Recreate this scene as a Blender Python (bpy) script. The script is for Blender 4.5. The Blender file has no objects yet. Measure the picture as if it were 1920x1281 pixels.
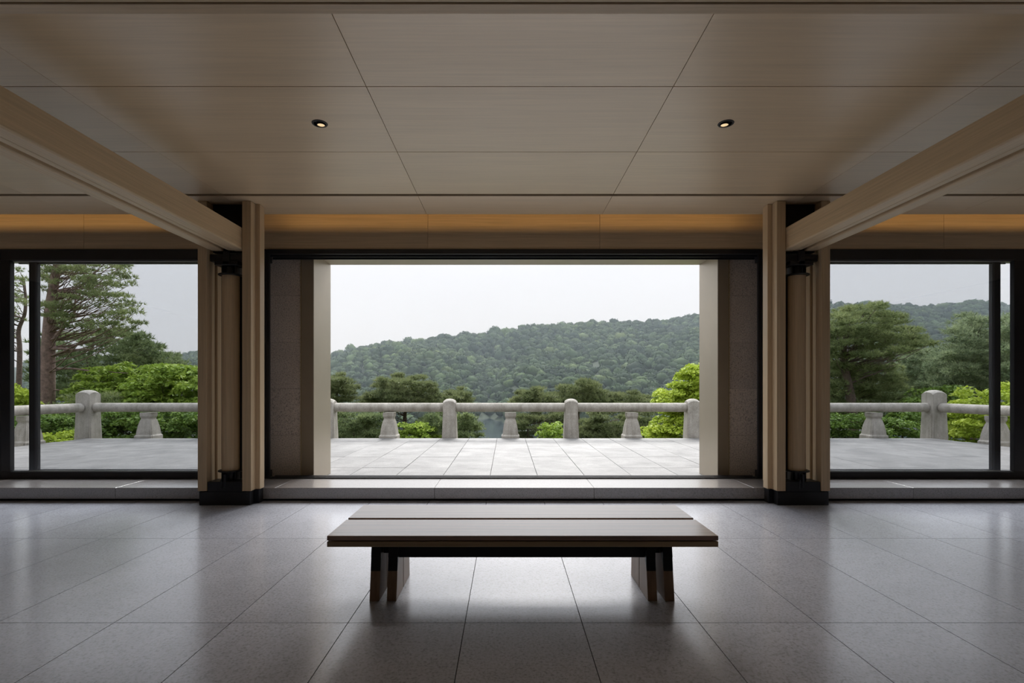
import bpy, bmesh, math, random
import numpy as np
from mathutils import Vector, Matrix, noise as mnoise

S = bpy.context.scene
COL = S.collection
PI = math.pi

# ------------------------------------------------------------------ camera
F = 950.0                      # focal length in pixels of a 1920 px wide picture
CX, CY, EYE = 951.0, 721.0, 1.35
cam_d = bpy.data.cameras.new('camera')
cam = bpy.data.objects.new('camera', cam_d); COL.objects.link(cam)
cam.location = (0, 0, EYE); cam.rotation_euler = (PI/2, 0, 0)
cam_d.sensor_width = 36.0; cam_d.lens = F/1920*36.0
cam_d.shift_x = (960-CX)/1920; cam_d.shift_y = (CY-640.5)/1920
cam_d.clip_end = 3000
S.camera = cam

# ------------------------------------------------------------------ sky
w = bpy.data.worlds.new('overcast_sky'); S.world = w; w.use_nodes = True
nt = w.node_tree; nt.nodes.clear()
tc = nt.nodes.new('ShaderNodeTexCoord')
sp = nt.nodes.new('ShaderNodeSeparateXYZ')
rp = nt.nodes.new('ShaderNodeValToRGB')
bg = nt.nodes.new('ShaderNodeBackground'); wo = nt.nodes.new('ShaderNodeOutputWorld')
nz = nt.nodes.new('ShaderNodeTexNoise'); nz.inputs['Scale'].default_value = 2.2; nz.inputs['Detail'].default_value = 3
mp = nt.nodes.new('ShaderNodeMapping'); mp.inputs['Scale'].default_value = (1, 1, 3)
mx = nt.nodes.new('ShaderNodeMix'); mx.data_type = 'RGBA'; mx.blend_type = 'MULTIPLY'; mx.inputs[0].default_value = 1
nr = nt.nodes.new('ShaderNodeMapRange'); nr.inputs['To Min'].default_value = .93; nr.inputs['To Max'].default_value = 1.05
nt.links.new(tc.outputs['Generated'], sp.inputs[0]); nt.links.new(sp.outputs['Z'], rp.inputs[0])
nt.links.new(tc.outputs['Generated'], mp.inputs[0]); nt.links.new(mp.outputs[0], nz.inputs['Vector'])
nt.links.new(nz.outputs[0], nr.inputs['Value'])
nt.links.new(rp.outputs[0], mx.inputs[6]); nt.links.new(nr.outputs[0], mx.inputs[7])
nt.links.new(mx.outputs[2], bg.inputs[0]); nt.links.new(bg.outputs[0], wo.inputs[0])
e = rp.color_ramp.elements
e[0].position = 0.0; e[0].color = (.43, .425, .42, 1)
e[1].position = 1.0; e[1].color = (1.25, 1.32, 1.44, 1)
m_ = e.new(.22); m_.color = (.475, .478, .495, 1)
SKY = 1.0
bg.inputs['Strength'].default_value = SKY

# ------------------------------------------------------------------ soft sun through haze
sd = bpy.data.lights.new('hazy_sun', 'SUN'); sd.energy = 2.4; sd.angle = math.radians(32); sd.color = (1, .985, .965)
so = bpy.data.objects.new('hazy_sun', sd); COL.objects.link(so)
so.rotation_euler = Vector((-.08, -1.0, -1.0)).to_track_quat('-Z', 'Y').to_euler()   # veiled sun over the valley, shining towards the hall

S.view_settings.view_transform = 'Standard'; S.view_settings.look = 'None'
S.view_settings.gamma = 1; S.view_settings.use_curve_mapping = False
S.view_settings.exposure = .95

# light portals: they only steer the sampling of the sky through the openings
def portal(x0, x1, z0, z1, y):
    d = bpy.data.lights.new('sky_portal', 'AREA'); d.shape = 'RECTANGLE'; d.size = x1-x0; d.size_y = z1-z0
    d.cycles.is_portal = True
    o = bpy.data.objects.new('sky_portal', d); COL.objects.link(o)
    o.location = ((x0+x1)/2, y, (z0+z1)/2); o.rotation_euler = (-PI/2, 0, 0)
    return o
portal(-2.5, 2.75, .2, 3.0, 6.45)
portal(-6.2, -3.3, .25, 2.9, 6.45); portal(3.4, 6.35, .25, 2.9, 6.45)
portal(-9.6, -6.5, .25, 2.9, 6.45); portal(6.6, 9.7, .25, 2.9, 6.45)

# ------------------------------------------------------------------ helpers
def P(x, y, D):
    return Vector(((x-CX)*D/F, D, EYE-(y-CY)*D/F))

def tag(o, label=None, cat=None, group=None, kind=None):
    if label: o['label'] = label
    if cat: o['category'] = cat
    if group: o['group'] = group
    if kind: o['kind'] = kind
    return o

def empty(name, loc, label=None, cat=None, group=None, kind=None):
    o = bpy.data.objects.new(name, None); COL.objects.link(o); o.location = loc
    o.empty_display_size = .1
    return tag(o, label, cat, group, kind)

WL = {}
def wloc(o):
    v = Vector((0, 0, 0))
    while o is not None:
        v = v + Vector(o.location); o = o.parent
    return v

def put(name, me, mat, parent=None, loc=None):
    """link mesh me (world coordinates) as an object whose origin is loc (or its own bounding centre bottom)"""
    n = len(me.vertices)
    co = np.empty(n*3, 'f4'); me.vertices.foreach_get('co', co); co = co.reshape(-1, 3)
    if loc is None:
        lo, hi = co.min(0), co.max(0)
        loc = ((lo[0]+hi[0])/2, (lo[1]+hi[1])/2, lo[2])
    L = Vector(loc)
    co = co-np.array(L, 'f4'); me.vertices.foreach_set('co', co.ravel()); me.update()
    o = bpy.data.objects.new(name, me); COL.objects.link(o)
    if mat is not None and len(me.materials) == 0: me.materials.append(mat)
    if parent is not None:
        o.parent = parent; o.location = L-wloc(parent)
    else:
        o.location = L
    return o

def inst(name, me, loc, parent=None, rotz=0):
    o = bpy.data.objects.new(name, me); COL.objects.link(o)
    if parent is not None:
        o.parent = parent; o.location = Vector(loc)-wloc(parent)
    else: o.location = loc
    o.rotation_euler = (0, 0, rotz)
    return o

def bm_box(bm, x0, x1, y0, y1, z0, z1):
    vs = [bm.verts.new(c) for c in ((x0,y0,z0),(x1,y0,z0),(x1,y1,z0),(x0,y1,z0),(x0,y0,z1),(x1,y0,z1),(x1,y1,z1),(x0,y1,z1))]
    for f in ((3,2,1,0),(4,5,6,7),(0,1,5,4),(1,2,6,5),(2,3,7,6),(3,0,4,7)):
        bm.faces.new([vs[i] for i in f])
    return vs

def bm_done(bm, bev=0, seg=1, smooth=False):
    if bev > 0:
        bmesh.ops.bevel(bm, geom=list(bm.edges), offset=bev, segments=seg, affect='EDGES', profile=.5, clamp_overlap=True)
    bmesh.ops.recalc_face_normals(bm, faces=list(bm.faces))
    me = bpy.data.meshes.new('m'); bm.to_mesh(me); bm.free()
    if smooth:
        me.polygons.foreach_set('use_smooth', [True]*len(me.polygons))
    return me

def box(name, x0, x1, y0, y1, z0, z1, mat, parent=None, bev=.003, seg=1, loc=None):
    bm = bmesh.new(); bm_box(bm, x0, x1, y0, y1, z0, z1)
    return put(name, bm_done(bm, bev, seg), mat, parent, loc)

def boxes(name, bl, mat, parent=None, bev=.002, loc=None):
    bm = bmesh.new()
    for b in bl: bm_box(bm, *b)
    return put(name, bm_done(bm, bev), mat, parent, loc)

def lathe(name, c, prof, mat, parent=None, n=40, smooth=True, rot=None):
    """prof: list of (radius, z) with z absolute from c.z"""
    bm = bmesh.new(); rings = []
    for r, z in prof:
        if r < 1e-6: rings.append([bm.verts.new((0, 0, z))])
        else: rings.append([bm.verts.new((r*math.cos(2*PI*i/n), r*math.sin(2*PI*i/n), z)) for i in range(n)])
    for a, b in zip(rings, rings[1:]):
        for i in range(n):
            j = (i+1) % n
            q = [a[i % len(a)], a[j % len(a)], b[j % len(b)], b[i % len(b)]]
            u = []
            for v in q:
                if v not in u: u.append(v)
            if len(u) > 2: bm.faces.new(u)
    M = Matrix.Translation(c)
    if rot is not None: M = M @ rot
    bmesh.ops.transform(bm, matrix=M, verts=list(bm.verts))
    me = bm_done(bm)
    if smooth:
        me.polygons.foreach_set('use_smooth', [True]*len(me.polygons))
        try: me.set_sharp_from_angle(angle=math.radians(35))
        except Exception: pass
    return put(name, me, mat, parent, loc=c)

# ------------------------------------------------------------------ materials
def new_mat(name):
    m = bpy.data.materials.new(name); m.use_nodes = True
    nt = m.node_tree
    return m, nt, nt.nodes['Principled BSDF']

def coords(nt, scale=(1, 1, 1), rnd=37.0, kind='Object'):
    tc = nt.nodes.new('ShaderNodeTexCoord'); oi = nt.nodes.new('ShaderNodeObjectInfo')
    ml = nt.nodes.new('ShaderNodeMath'); ml.operation = 'MULTIPLY'; ml.inputs[1].default_value = rnd
    ad = nt.nodes.new('ShaderNodeVectorMath'); ad.operation = 'ADD'
    mp = nt.nodes.new('ShaderNodeMapping'); mp.inputs['Scale'].default_value = scale
    nt.links.new(oi.outputs['Random'], ml.inputs[0])
    nt.links.new(tc.outputs[kind], ad.inputs[0]); nt.links.new(ml.outputs[0], ad.inputs[1])
    nt.links.new(ad.outputs[0], mp.inputs[0])
    return mp.outputs[0], oi.outputs['Random'], ad.outputs[0]

def ramp(nt, fac, stops):
    r = nt.nodes.new('ShaderNodeValToRGB'); el = r.color_ramp.elements
    while len(el) < len(stops): el.new(.5)
    for k, (p, c) in zip(el, stops): k.position = p; k.color = (*c, 1)
    nt.links.new(fac, r.inputs[0]); return r.outputs[0]

def noise_(nt, vec, scale, detail=4, rough=.55, dist=0):
    n = nt.nodes.new('ShaderNodeTexNoise'); n.inputs['Scale'].default_value = scale
    n.inputs['Detail'].default_value = detail; n.inputs['Roughness'].default_value = rough
    n.inputs['Distortion'].default_value = dist
    nt.links.new(vec, n.inputs['Vector']); return n.outputs[0]

def mixc(nt, fac, a, b, mode='MIX'):
    m = nt.nodes.new('ShaderNodeMix'); m.data_type = 'RGBA'; m.blend_type = mode
    for s, v in ((0, fac), (6, a), (7, b)):
        if hasattr(v, 'links'): nt.links.new(v, m.inputs[s])
        elif s == 0: m.inputs[0].default_value = v
        else: m.inputs[s].default_value = (*v, 1)
    return m.outputs[2]

def mrange(nt, v, a, b, lo=0, hi=1):
    m = nt.nodes.new('ShaderNodeMapRange')
    m.inputs['From Min'].default_value = lo; m.inputs['From Max'].default_value = hi
    m.inputs['To Min'].default_value = a; m.inputs['To Max'].default_value = b
    nt.links.new(v, m.inputs['Value']); return m.outputs[0]

def bump(nt, h, bs, strength, dist):
    b = nt.nodes.new('ShaderNodeBump'); b.inputs['Strength'].default_value = strength; b.inputs['Distance'].default_value = dist
    nt.links.new(h, b.inputs['Height']); nt.links.new(b.outputs[0], bs.inputs['Normal'])

def vscale(c, k): return tuple(x*k for x in c)

def wood(name, axis, c, contrast=.12, rough=.4, coat=0.0, fine=55, coat_rough=.30):
    m, nt, bs = new_mat(name)
    sc = [fine]*3; sc[axis] = fine*.025
    v, rnd, base = coords(nt, tuple(sc))
    n1 = noise_(nt, v, 1.0, 5, .6, .3)
    sc2 = [5.0]*3; sc2[axis] = .35
    mp = nt.nodes.new('ShaderNodeMapping'); mp.inputs['Scale'].default_value = tuple(sc2); nt.links.new(base, mp.inputs[0])
    n2 = noise_(nt, mp.outputs[0], 1.0, 3, .5, .5)
    col = ramp(nt, n1, [(.3, vscale(c, 1-contrast)), (.7, vscale(c, 1+contrast))])
    k = mrange(nt, n2, .90, 1.10); kc = nt.nodes.new('ShaderNodeCombineColor')
    for i in range(3): nt.links.new(k, kc.inputs[i])
    col = mixc(nt, 1.0, col, kc.outputs[0], 'MULTIPLY')
    k2 = mrange(nt, rnd, .96, 1.04); kc2 = nt.nodes.new('ShaderNodeCombineColor')
    for i in range(3): nt.links.new(k2, kc2.inputs[i])
    col = mixc(nt, 1.0, col, kc2.outputs[0], 'MULTIPLY')
    nt.links.new(col, bs.inputs['Base Color'])
    bs.inputs['Roughness'].default_value = rough
    bs.inputs['Coat Weight'].default_value = coat; bs.inputs['Coat Roughness'].default_value = coat_rough; bs.inputs['Coat IOR'].default_value = 1.7
    bump(nt, n1, bs, .12, .002)
    return m

WOODC = (.62, .465, .29)
M_wood_x = wood('wood_veneer_x', 0, WOODC)
M_wood_y = wood('wood_beam_y', 1, WOODC)
M_wood_z = wood('wood_post_z', 2, WOODC)
M_wood_dark = wood('dark_wall_wood', 2, (.22, .16, .10))
M_ceil = wood('ceiling_veneer', 0, (.70, .54, .355), .07, .36, .7)
M_bench = wood('bench_oak', 0, (.36, .235, .17), .36, .36, 1, fine=30, coat_rough=.17)
M_bench_low = wood('bench_oak_lower', 0, (.46, .355, .225), .2, .45, fine=30)
M_leg = wood('bench_leg_oak', 2, (.36, .25, .17), .2, .45, fine=34)

def granite(name, c, rough, speck=.55, scale=85, mott=.08, warm=0.0, bmp=.05):
    m, nt, bs = new_mat(name)
    v, rnd, base = coords(nt)
    n1 = noise_(nt, v, scale, 2, .6)
    vo = nt.nodes.new('ShaderNodeTexVoronoi'); vo.inputs['Scale'].default_value = scale*1.3; nt.links.new(v, vo.inputs['Vector'])
    vc = nt.nodes.new('ShaderNodeSeparateColor'); nt.links.new(vo.outputs['Color'], vc.inputs[0])
    col = ramp(nt, n1, [(.30, vscale(c, 1-speck)), (.48, c), (.62, vscale(c, 1.05)), (.75, vscale(c, 1+speck*.6))])
    dk = ramp(nt, vc.outputs[0], [(.0, (.42, .42, .42)), (.14, (.5, .5, .5)), (.2, (1, 1, 1)), (1, (1.12, 1.1, 1.08))])
    col = mixc(nt, .22, col, dk, 'MULTIPLY')
    n2 = noise_(nt, base, 2.3, 4, .6)
    k = mrange(nt, n2, 1-mott, 1+mott, .3, .7); kc = nt.nodes.new('ShaderNodeCombineColor')
    for i in range(3): nt.links.new(k, kc.inputs[i])
    col = mixc(nt, 1.0, col, kc.outputs[0], 'MULTIPLY')
    k2 = mrange(nt, rnd, .95, 1.05); kc2 = nt.nodes.new('ShaderNodeCombineColor')
    for i in range(3): nt.links.new(k2, kc2.inputs[i])
    col = mixc(nt, 1.0, col, kc2.outputs[0], 'MULTIPLY')
    nt.links.new(col, bs.inputs['Base Color'])
    n3 = noise_(nt, base, 3.5, 5, .65)
    nt.links.new(mrange(nt, n3, rough*.95, rough*1.05, .3, .7), bs.inputs['Roughness'])
    if bmp: bump(nt, n1, bs, bmp, .002)
    return m, nt, bs

M_floor, _, _ = granite('floor_granite', (.50, .525, .61), .55, .4, 72, .10)
_b = M_floor.node_tree.nodes['Principled BSDF']
_b.inputs['Specular IOR Level'].default_value = .9
_b.inputs['Coat Weight'].default_value = 1; _b.inputs['Coat Roughness'].default_value = .2; _b.inputs['Coat IOR'].default_value = 1.8
M_step, _, _ = granite('step_granite', (.30, .275, .265), .30, .4, 85, .06)
_b = M_step.node_tree.nodes['Principled BSDF']
_b.inputs['Coat Weight'].default_value = 1; _b.inputs['Coat Roughness'].default_value = .25; _b.inputs['Coat IOR'].default_value = 1.9
M_pier, _, _ = granite('pier_granite', (.55, .475, .415), .5, .6, 75, .06)
M_grout = bpy.data.materials.new('dark_grout'); M_grout.use_nodes = True
M_grout.node_tree.nodes['Principled BSDF'].inputs['Base Color'].default_value = (.03, .028, .027, 1)
M_grout.node_tree.nodes['Principled BSDF'].inputs['Roughness'].default_value = .9

# outdoor paving with pale dry patches
M_pave, nt_, bs_ = granite('terrace_granite', (.185, .18, .172), .55, .25, 60, .30, bmp=.1)
M_grout_out, nt_, bs_ = new_mat('terrace_bedding'); bs_.inputs['Base Color'].default_value = (.16, .15, .14, 1); bs_.inputs['Roughness'].default_value = .95

# weathered balustrade stone
M_bal, nt_, bs_ = new_mat('weathered_stone')
v_, r_, b_ = coords(nt_)
n1 = noise_(nt_, v_, 70, 3, .6); n2 = noise_(nt_, b_, 4, 6, .65)
c_ = ramp(nt_, n1, [(.3, (.32, .30, .265)), (.55, (.43, .405, .365)), (.75, (.52, .495, .455))])
mp_ = nt_.nodes.new('ShaderNodeMapping'); mp_.inputs['Scale'].default_value = (9, 9, 1.2); nt_.links.new(b_, mp_.inputs[0])
n3 = noise_(nt_, mp_.outputs[0], 1, 4, .6)
st_ = ramp(nt_, n3, [(.32, (.66, .66, .62)), (.58, (1, 1, 1))])
c_ = mixc(nt_, .8, c_, st_, 'MULTIPLY')
c_ = mixc(nt_, .7, c_, ramp(nt_, n2, [(.35, (.72, .70, .66)), (.62, (1.08, 1.06, 1.04))]), 'MULTIPLY')
nt_.links.new(c_, bs_.inputs['Base Color']); bs_.inputs['Roughness'].default_value = .85
bump(nt_, n1, bs_, .3, .006)

def simple(name, c, rough, metal=0, nscale=0, amt=.1, spec=.5):
    m, nt, bs = new_mat(name)
    bs.inputs['Base Color'].default_value = (*c, 1); bs.inputs['Roughness'].default_value = rough
    bs.inputs['Metallic'].default_value = metal; bs.inputs['Specular IOR Level'].default_value = spec
    if nscale:
        v, rnd, base = coords(nt)
        n = noise_(nt, v, nscale, 4, .6)
        nt.links.new(ramp(nt, n, [(.3, vscale(c, 1-amt)), (.7, vscale(c, 1+amt))]), bs.inputs['Base Color'])
        nt.links.new(mrange(nt, n, rough*.85, rough*1.15), bs.inputs['Roughness'])
    return m
M_black = simple('black_steel', (.012, .012, .014), .42, 0, 6, .2)
M_alu = simple('dark_aluminium', (.016, .016, .019), .36, .0, 4, .2)
M_strip = simple('track_metal', (.45, .45, .46), .3, .9, 8, .1)
M_bronze = simple('champagne_metal', (.50, .43, .335), .38, .45, 1.5, .06)
M_bronze_shade = simple('bronze_shaded', (.30, .245, .18), .5, .3, 3, .06)  # darker copy of the lining metal: shade of the room-side face put into its colour
M_brass = simple('brass_bead', (.45, .36, .2), .35, .8, 5, .1)
M_dark = simple('dark_void', (.01, .009, .008), .8, 0, 5, .2)
M_plaster = simple('roof_render', (.3, .29, .27), .8, 0, 4, .1)

M_lamp, nt_, bs_ = new_mat('lamp_lens'); bs_.inputs['Base Color'].default_value = (.8, .7, .5, 1)
bs_.inputs['Emission Color'].default_value = (1, .72, .38, 1); bs_.inputs['Emission Strength'].default_value = .4
bs_.inputs['Roughness'].default_value = .3

M_glass = bpy.data.materials.new('tinted_glass'); M_glass.use_nodes = True
nt_ = M_glass.node_tree; nt_.nodes.clear()
tr_ = nt_.nodes.new('ShaderNodeBsdfTransparent'); tr_.inputs[0].default_value = (.925, .932, .94, 1)
gl_ = nt_.nodes.new('ShaderNodeBsdfGlossy'); gl_.inputs['Roughness'].default_value = .02; gl_.inputs[0].default_value = (.9, .93, .95, 1)
lw_ = nt_.nodes.new('ShaderNodeLayerWeight'); lw_.inputs['Blend'].default_value = .5
pw_ = nt_.nodes.new('ShaderNodeMath'); pw_.operation = 'POWER'; pw_.inputs[1].default_value = 5
nt_.links.new(lw_.outputs['Facing'], pw_.inputs[0])
fr_ = mrange(nt_, pw_.outputs[0], .035, .9)
ms_ = nt_.nodes.new('ShaderNodeMixShader'); ou_ = nt_.nodes.new('ShaderNodeOutputMaterial')
nt_.links.new(fr_, ms_.inputs[0]); nt_.links.new(tr_.outputs[0], ms_.inputs[1]); nt_.links.new(gl_.outputs[0], ms_.inputs[2])
nt_.links.new(ms_.outputs[0], ou_.inputs[0])

def foliage(name, c1, c2, c3, trans=.25, nscale=1.2):
    m, nt, bs = new_mat(name)
    ge = nt.nodes.new('ShaderNodeNewGeometry')
    tc = nt.nodes.new('ShaderNodeTexCoord')
    n = noise_(nt, tc.outputs['Object'], nscale, 3, .6)
    a = nt.nodes.new('ShaderNodeMath'); a.operation = 'MULTIPLY_ADD'; a.inputs[1].default_value = .45
    nt.links.new(ge.outputs['Random Per Island'], a.inputs[0]); nt.links.new(mrange(nt, n, 0, .6, .3, .7), a.inputs[2])
    col = ramp(nt, a.outputs[0], [(.05, c1), (.5, c2), (.95, c3)])
    nt.links.new(col, bs.inputs['Base Color']); bs.inputs['Roughness'].default_value = .6
    bs.inputs['Specular IOR Level'].default_value = .25
    t = nt.nodes.new('ShaderNodeBsdfTranslucent'); nt.links.new(col, t.inputs[0])
    mix = nt.nodes.new('ShaderNodeMixShader'); mix.inputs[0].default_value = trans
    nt.links.new(bs.outputs[0], mix.inputs[1]); nt.links.new(t.outputs[0], mix.inputs[2])
    nt.links.new(mix.outputs[0], nt.nodes['Material Output'].inputs[0])
    return m
M_needle = foliage('pine_needles', (.11, .145, .055), (.20, .245, .10), (.36, .40, .17), .48, .8)
M_needle_o = foliage('olive_pine_needles', (.085, .11, .045), (.15, .18, .08), (.26, .285, .125), .4, .8)
M_needle_d = foliage('dark_pine_needles', (.08, .115, .05), (.15, .195, .085), (.29, .34, .15), .45, .8)
M_needle_w = foliage('white_pine_needles', (.13, .18, .10), (.23, .285, .16), (.40, .46, .25), .48, .7)
M_maple = foliage('maple_leaves', (.12, .19, .028), (.25, .36, .05), (.42, .52, .09), .35, .9)
M_maple_d = foliage('deep_maple_leaves', (.06, .11, .022), (.12, .20, .035), (.23, .33, .06), .3, .9)
M_lime = foliage('lime_leaves', (.22, .30, .03), (.36, .46, .05), (.52, .60, .09), .35, 1.0)
M_bark = simple('pine_bark', (.10, .07, .055), .9, 0, 14, .5)
M_bark_r = simple('red_pine_bark', (.18, .12, .095), .9, 0, 10, .5)

M_hill, nt_, bs_ = new_mat('forest_floor')
tc_ = nt_.nodes.new('ShaderNodeTexCoord')
nn_ = noise_(nt_, tc_.outputs['Object'], .06, 5, .65)
nt_.links.new(ramp(nt_, nn_, [(.35, (.02, .032, .017)), (.65, (.04, .055, .027))]), bs_.inputs['Base Color'])
bs_.inputs['Roughness'].default_value = 1

M_crown, nt_, bs_ = new_mat('forest_crowns')
oi_ = nt_.nodes.new('ShaderNodeObjectInfo'); at_ = nt_.nodes.new('ShaderNodeAttribute'); at_.attribute_name = 'tint'
ad_ = nt_.nodes.new('ShaderNodeMath'); ad_.operation = 'ADD'; nt_.links.new(oi_.outputs['Random'], ad_.inputs[0]); nt_.links.new(at_.outputs['Fac'], ad_.inputs[1])
fr2 = nt_.nodes.new('ShaderNodeMath'); fr2.operation = 'FRACT'; nt_.links.new(ad_.outputs[0], fr2.inputs[0])
ge_ = nt_.nodes.new('ShaderNodeNewGeometry')
base_ = ramp(nt_, fr2.outputs[0], [(.0, (.04, .06, .032)), (.35, (.06, .085, .04)), (.75, (.08, .115, .05)), (.95, (.105, .15, .06)), (1, (.16, .20, .08))])
kk_ = mrange(nt_, ge_.outputs['Random Per Island'], .85, 1.2); kc_ = nt_.nodes.new('ShaderNodeCombineColor')
for i in range(3): nt_.links.new(kk_, kc_.inputs[i])
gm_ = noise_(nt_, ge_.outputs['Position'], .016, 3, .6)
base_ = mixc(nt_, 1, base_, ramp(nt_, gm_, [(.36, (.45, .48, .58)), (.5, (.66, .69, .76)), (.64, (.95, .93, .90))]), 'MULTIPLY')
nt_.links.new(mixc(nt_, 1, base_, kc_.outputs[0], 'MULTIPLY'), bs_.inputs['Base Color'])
bs_.inputs['Roughness'].default_value = .9; bs_.inputs['Specular IOR Level'].default_value = .1

M_ground, nt_, bs_ = new_mat('undergrowth')
tc_ = nt_.nodes.new('ShaderNodeTexCoord')
nn_ = noise_(nt_, tc_.outputs['Object'], 1.5, 6, .7)
nt_.links.new(ramp(nt_, nn_, [(.35, (.03, .045, .018)), (.65, (.10, .14, .04))]), bs_.inputs['Base Color'])
bs_.inputs['Roughness'].default_value = 1
M_water = simple('lake_water', (.03, .045, .05), .12, 0, .05, .2)

# ================================================================== SETTING
AX = .075                       # centre line of the bay
D0 = 5.65                       # front of the columns
WY = 6.42                       # plane of the window frames
CEIL = 3.40
XL, XR = -9.75, 9.9
YB = -6.5

# ---- floor: slab + granite tiles
TW, TL, G = .6627, 1.575, .0045
TX0, TY0 = -.239, 2.869
ix0, ix1 = -12, 13
tx_lo, tx_hi = TX0+ix0*TW, TX0+(ix1+1)*TW
floor = boxes('floor', [(XL, XR, YB, 5.95, -.20, -.012)], M_grout, None, 0, loc=(0, 0, -.2))
tag(floor, 'polished grey granite floor of large rectangular tiles', None, None, 'structure')
floor_rest = box('floor_border', XL, XR, YB, TY0-TL-G/2, -.012, 0, M_floor, floor, 0)
bm = bmesh.new(); bm_box(bm, -(TW-G)/2, (TW-G)/2, -(TL-G)/2, (TL-G)/2, -.0115, 0)
tile_me = bm_done(bm, 0); tile_me.materials.append(M_floor)
for r in range(-1, 2):
    for i in range(ix0, ix1+1):
        y0 = TY0+r*TL; yc = y0+TL/2
        if r == 1: continue
        inst('tile', tile_me, (TX0+(i+.5)*TW, yc, 0), floor)
# last row is cut by the step
y0 = TY0+TL; y1 = 5.93
bm = bmesh.new(); bm_box(bm, -(TW-G)/2, (TW-G)/2, y0+G/2-(y0+y1)/2, y1-(y0+y1)/2, -.0115, 0)
tile2 = bm_done(bm, 0); tile2.materials.append(M_floor)
for i in range(ix0, ix1+1): inst('tile', tile2, (TX0+(i+.5)*TW, (y0+y1)/2, 0), floor)
box('floor_border', XL, tx_lo-G/2, TY0-TL+G/2, 5.93, -.012, 0, M_floor, floor, 0)
box('floor_border', tx_hi+G/2, XR, TY0-TL+G/2, 5.93, -.012, 0, M_floor, floor, 0)

# ---- raised granite step under the glazing
step = boxes('trim_1', [(XL, XR, 5.93, 6.60, -.1, .024)], M_grout, None, 0, loc=(0, 6.2, -.1))
tag(step, 'long raised granite step running under the windows and the opening', None, None, 'structure')
sx = [XL]+[-.84+1.845*k for k in range(-4, 5)]+[XR]
sx = sorted(x for x in sx if XL <= x <= XR)
for a, b in zip(sx, sx[1:]):
    if b-a > .1: box('stone', a+.001, b-.001, 5.857, 6.60, .026, .154, M_step, step, .003)

# ---- ceiling: veneer panels with fine joints, shadow gap and cove
ceil = boxes('ceiling', [(XL, XR, YB, 5.99, CEIL+.025, CEIL+.06)], M_dark, None, 0, loc=(0, 0, CEIL+.025))
tag(ceil, 'pale wood veneer ceiling of wide flush panels', None, None, 'structure')
PXW, PX0 = 2.113, -.97
PYW = .981
rows = [3.487-PYW*k for k in range(5, -1, -1)]+[4.467, 5.455]
lights = [(-1.4725, 3.98), (1.718, 3.98)]
GP = .004
def panel_hole(x0, x1, y0, y1, z0, z1, cx, cy, r):
    bm = bmesh.new(); n = 48
    for z in (z0,):
        o = [bm.verts.new(c) for c in ((x0, y0, z), (x1, y0, z), (x1, y1, z), (x0, y1, z))]
        c = [bm.verts.new((cx+r*math.cos(2*PI*i/n), cy+r*math.sin(2*PI*i/n), z)) for i in range(n)]
        ed = [bm.edges.new((o[i], o[(i+1) % 4])) for i in range(4)]+[bm.edges.new((c[i], c[(i+1) % n])) for i in range(n)]
        bmesh.ops.triangle_fill(bm, edges=ed, use_beauty=True)
    ret = bmesh.ops.extrude_face_region(bm, geom=list(bm.faces))
    bmesh.ops.translate(bm, verts=[v for v in ret['geom'] if isinstance(v, bmesh.types.BMVert)], vec=(0, 0, z1-z0))
    return bm_done(bm)
for a, b in zip(rows, rows[1:]):
    for k in range(-4, 5):
        x0, x1 = PX0+k*PXW, PX0+(k+1)*PXW
        x0, x1 = max(x0, XL), min(x1, XR)
        if x1-x0 < .1: continue
        h = [l for l in lights if x0 < l[0] < x1 and a < l[1] < b]
        if h:
            put('panel', panel_hole(x0+GP/2, x1-GP/2, a+GP*.8, b-GP*.8, CEIL, CEIL+.024, h[0][0], h[0][1], .054), M_ceil, ceil)
        else:
            box('panel', x0+GP/2, x1-GP/2, a+GP*.8, b-GP*.8, CEIL, CEIL+.024, M_ceil, ceil, .001)
for k in range(-4, 5):
    x0, x1 = max(PX0+k*PXW, XL), min(PX0+(k+1)*PXW, XR)
    if x1-x0 > .1: box('panel', x0+GP/2, x1-GP/2, 5.515, 6.105, CEIL, CEIL+.03, M_ceil, ceil, .001)
box('ceiling_field', XL, XR, YB, rows[0]-.003, CEIL, CEIL+.024, M_ceil, ceil, 0)

# ---- upper front wall: wood lintel panels in the light cove
wf = boxes('wall_front', [(XL, XR, 6.46, 6.6, 3.066, 4.0)], M_dark, None, 0, loc=(0, 6.5, 3.066))
tag(wf, 'wood panelled lintel band above the windows with warm cove light', None, None, 'structure')
lx = [XL]+[-1.007+2.183*k-.0*k for k in range(-4, 5)]+[XR]
lx = sorted(x for x in lx if XL <= x <= XR)
for a, b in zip(lx, lx[1:]):
    if b-a > .1: box('panel', a+.0015, b-.0015, 6.43, 6.46, 3.066, 3.75, M_wood_x, wf, .001)
box('soffit', XL, XR, 6.0, 6.5, 3.72, 3.76, M_dark, wf, 0)
box('cove_back', XL, XR, 5.99, 6.01, CEIL+.031, 3.72, M_dark, wf, 0)
def area(name, loc, rot, sx_, sy_, e_, col):
    d = bpy.data.lights.new(name, 'AREA'); d.shape = 'RECTANGLE'; d.size = sx_; d.size_y = sy_; d.energy = e_; d.color = col
    o = bpy.data.objects.new(name, d); COL.objects.link(o); o.location = loc; o.rotation_euler = rot; return o
for x0, x1 in ((-9.5, -3.4), (-2.9, 3.05), (3.55, 9.6)):
    # strip lamp on the back of the ceiling edge, shining down and across at the lintel
    area('cove_strip', ((x0+x1)/2, 6.05, 3.447), Vector((0, 1, .0)).to_track_quat('-Z', 'Y').to_euler(), x1-x0, .02, 2.3*(x1-x0)/6, (1, .60, .22))

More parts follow.
